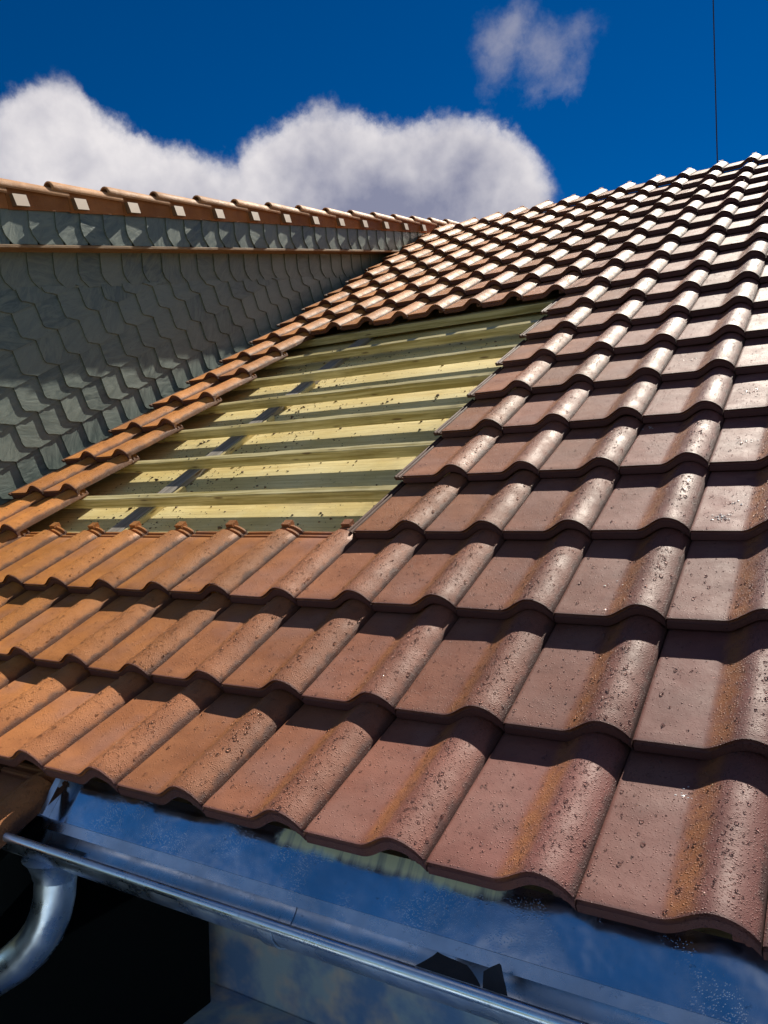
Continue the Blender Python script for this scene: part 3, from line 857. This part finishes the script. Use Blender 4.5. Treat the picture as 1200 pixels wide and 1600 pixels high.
# soldered seam sleeves and a bracket band
pr2 = [(gc[0] + (gr + 0.002) * math.cos(a), gc[1] + (gr + 0.002) * math.sin(a)) for a in [math.pi + math.pi * k / 20 for k in range(21)]]
pr3 = [(gc[0] + (gr - 0.0022) * math.cos(a), gc[1] + (gr - 0.0022) * math.sin(a)) for a in [math.pi + math.pi * k / 20 for k in range(21)]]
for xx in (-1.14, -0.545):
    v, f = sheet(pr3, xx, xx + 0.024, 0.001, 1); mb = MB(); mb.add(v, f)
    gpart(mb.build('seam', M['zinc'], smooth=40))
for xx in (-0.52, 0.25):
    v, f = sheet(pr2, xx, xx + 0.028, 0.003, 1); mb = MB(); mb.add(v, f)
    gpart(mb.build('bracket', M['zinc'], smooth=40))

# downpipe
dp = empty('downpipe', (-1.13, -0.034, -0.15))
tag(dp, 'bent zinc downpipe below the left end of the gutter', 'downpipe')
DPI = Matrix.Translation((1.13, 0.034, 0.15))
path = [(-1.130, -0.034, -0.145), (-1.130, -0.034, -0.19), (-1.132, -0.036, -0.225), (-1.140, -0.040, -0.265), (-1.158, -0.046, -0.305), (-1.188, -0.055, -0.345),
        (-1.226, -0.066, -0.380), (-1.275, -0.080, -0.415), (-1.33, -0.095, -0.450), (-1.42, -0.12, -0.505), (-1.55, -0.155, -0.585)]
mb = MB(); mb.tube(path, 0.043, 28); o = mb.build('elbow', M['zinc'], smooth=50); o.parent = dp; o.matrix_parent_inverse = DPI
mb = MB(); mb.tube([(-1.13, -0.034, -0.140), (-1.13, -0.034, -0.152), (-1.13, -0.034, -0.172), (-1.131, -0.034, -0.185)], [0.066, 0.056, 0.048, 0.0455], 28); o = mb.build('outlet_collar', M['zinc'], smooth=50); o.parent = dp; o.matrix_parent_inverse = DPI

# two broken slates in the gutter
def shard(poly, mw, label, th=0.006):
    rnd = random.Random(len(label)); pl = rough_edge(poly, rnd, 0.01, 0.0012)
    mb = MB(); mb.prism(pl, 2, 0, th)
    o = mb.build('slate_shard', M['shard'], mw=mw); tag(o, label, 'slate shard', 'broken slates in the gutter'); return o
shard([(-0.055, -0.010), (-0.030, 0.034), (0.02, 0.036), (0.052, 0.018), (0.062, -0.008), (0.04, -0.022)],
      Matrix.Translation((-0.195, -0.052, -0.122)) @ Matrix.Rotation(R_(-8), 4, 'Z') @ Matrix.Rotation(R_(24), 4, 'X') @ Matrix.Rotation(R_(6), 4, 'Y'), 'larger pointed black slate shard lying in the gutter')
shard([(-0.022, -0.020), (-0.026, 0.022), (0.0, 0.034), (0.012, 0.005), (0.018, -0.024)],
      Matrix.Translation((-0.108, -0.050, -0.108)) @ Matrix.Rotation(R_(14), 4, 'Z') @ Matrix.Rotation(R_(40), 4, 'X') @ Matrix.Rotation(R_(-22), 4, 'Y'), 'smaller upright slate shard, right one in the gutter')

# ------------------------------------------------------------------ below the eave
h = empty('house_wall', (0, 0.72, -3))
tag(h, 'blotchy blue-grey house facade in shade under the gutter', 'house wall')
mb = MB(); mb.box(-6.4, 3.2, 0.72, 0.95, -6, -0.02); o = mb.build('facade', M['render']); o.parent = h; o.matrix_parent_inverse = Matrix.Translation((0, -0.72, 3))
mb = MB(); mb.box(-1.35 - 1.6, 3.2, -1.9, 0.715, -1.0, -0.907); o = mb.build('balcony_floor', M['render'])
tag(o, 'wet grey balcony floor far below the gutter', 'balcony')
mb = MB(); mb.box(-2.95, -1.35, -1.6, 0.64, -0.905, -0.46); o = mb.build('dark_screen', M['black']); bevel(o, 0.004)
tag(o, 'black boxed side screen standing on the balcony below the downpipe', 'screen')

# ------------------------------------------------------------------ lightning rod on the ridge
mb = MB(); mb.tube([(-0.560, 5.66, 3.20), (-0.585, 5.66, 6.6)], [0.0050, 0.0040], 8)
o = mb.build('lightning_rod', M['steel'], smooth=60); tag(o, 'thin dark lightning rod rising from the ridge into the sky', 'lightning rod')
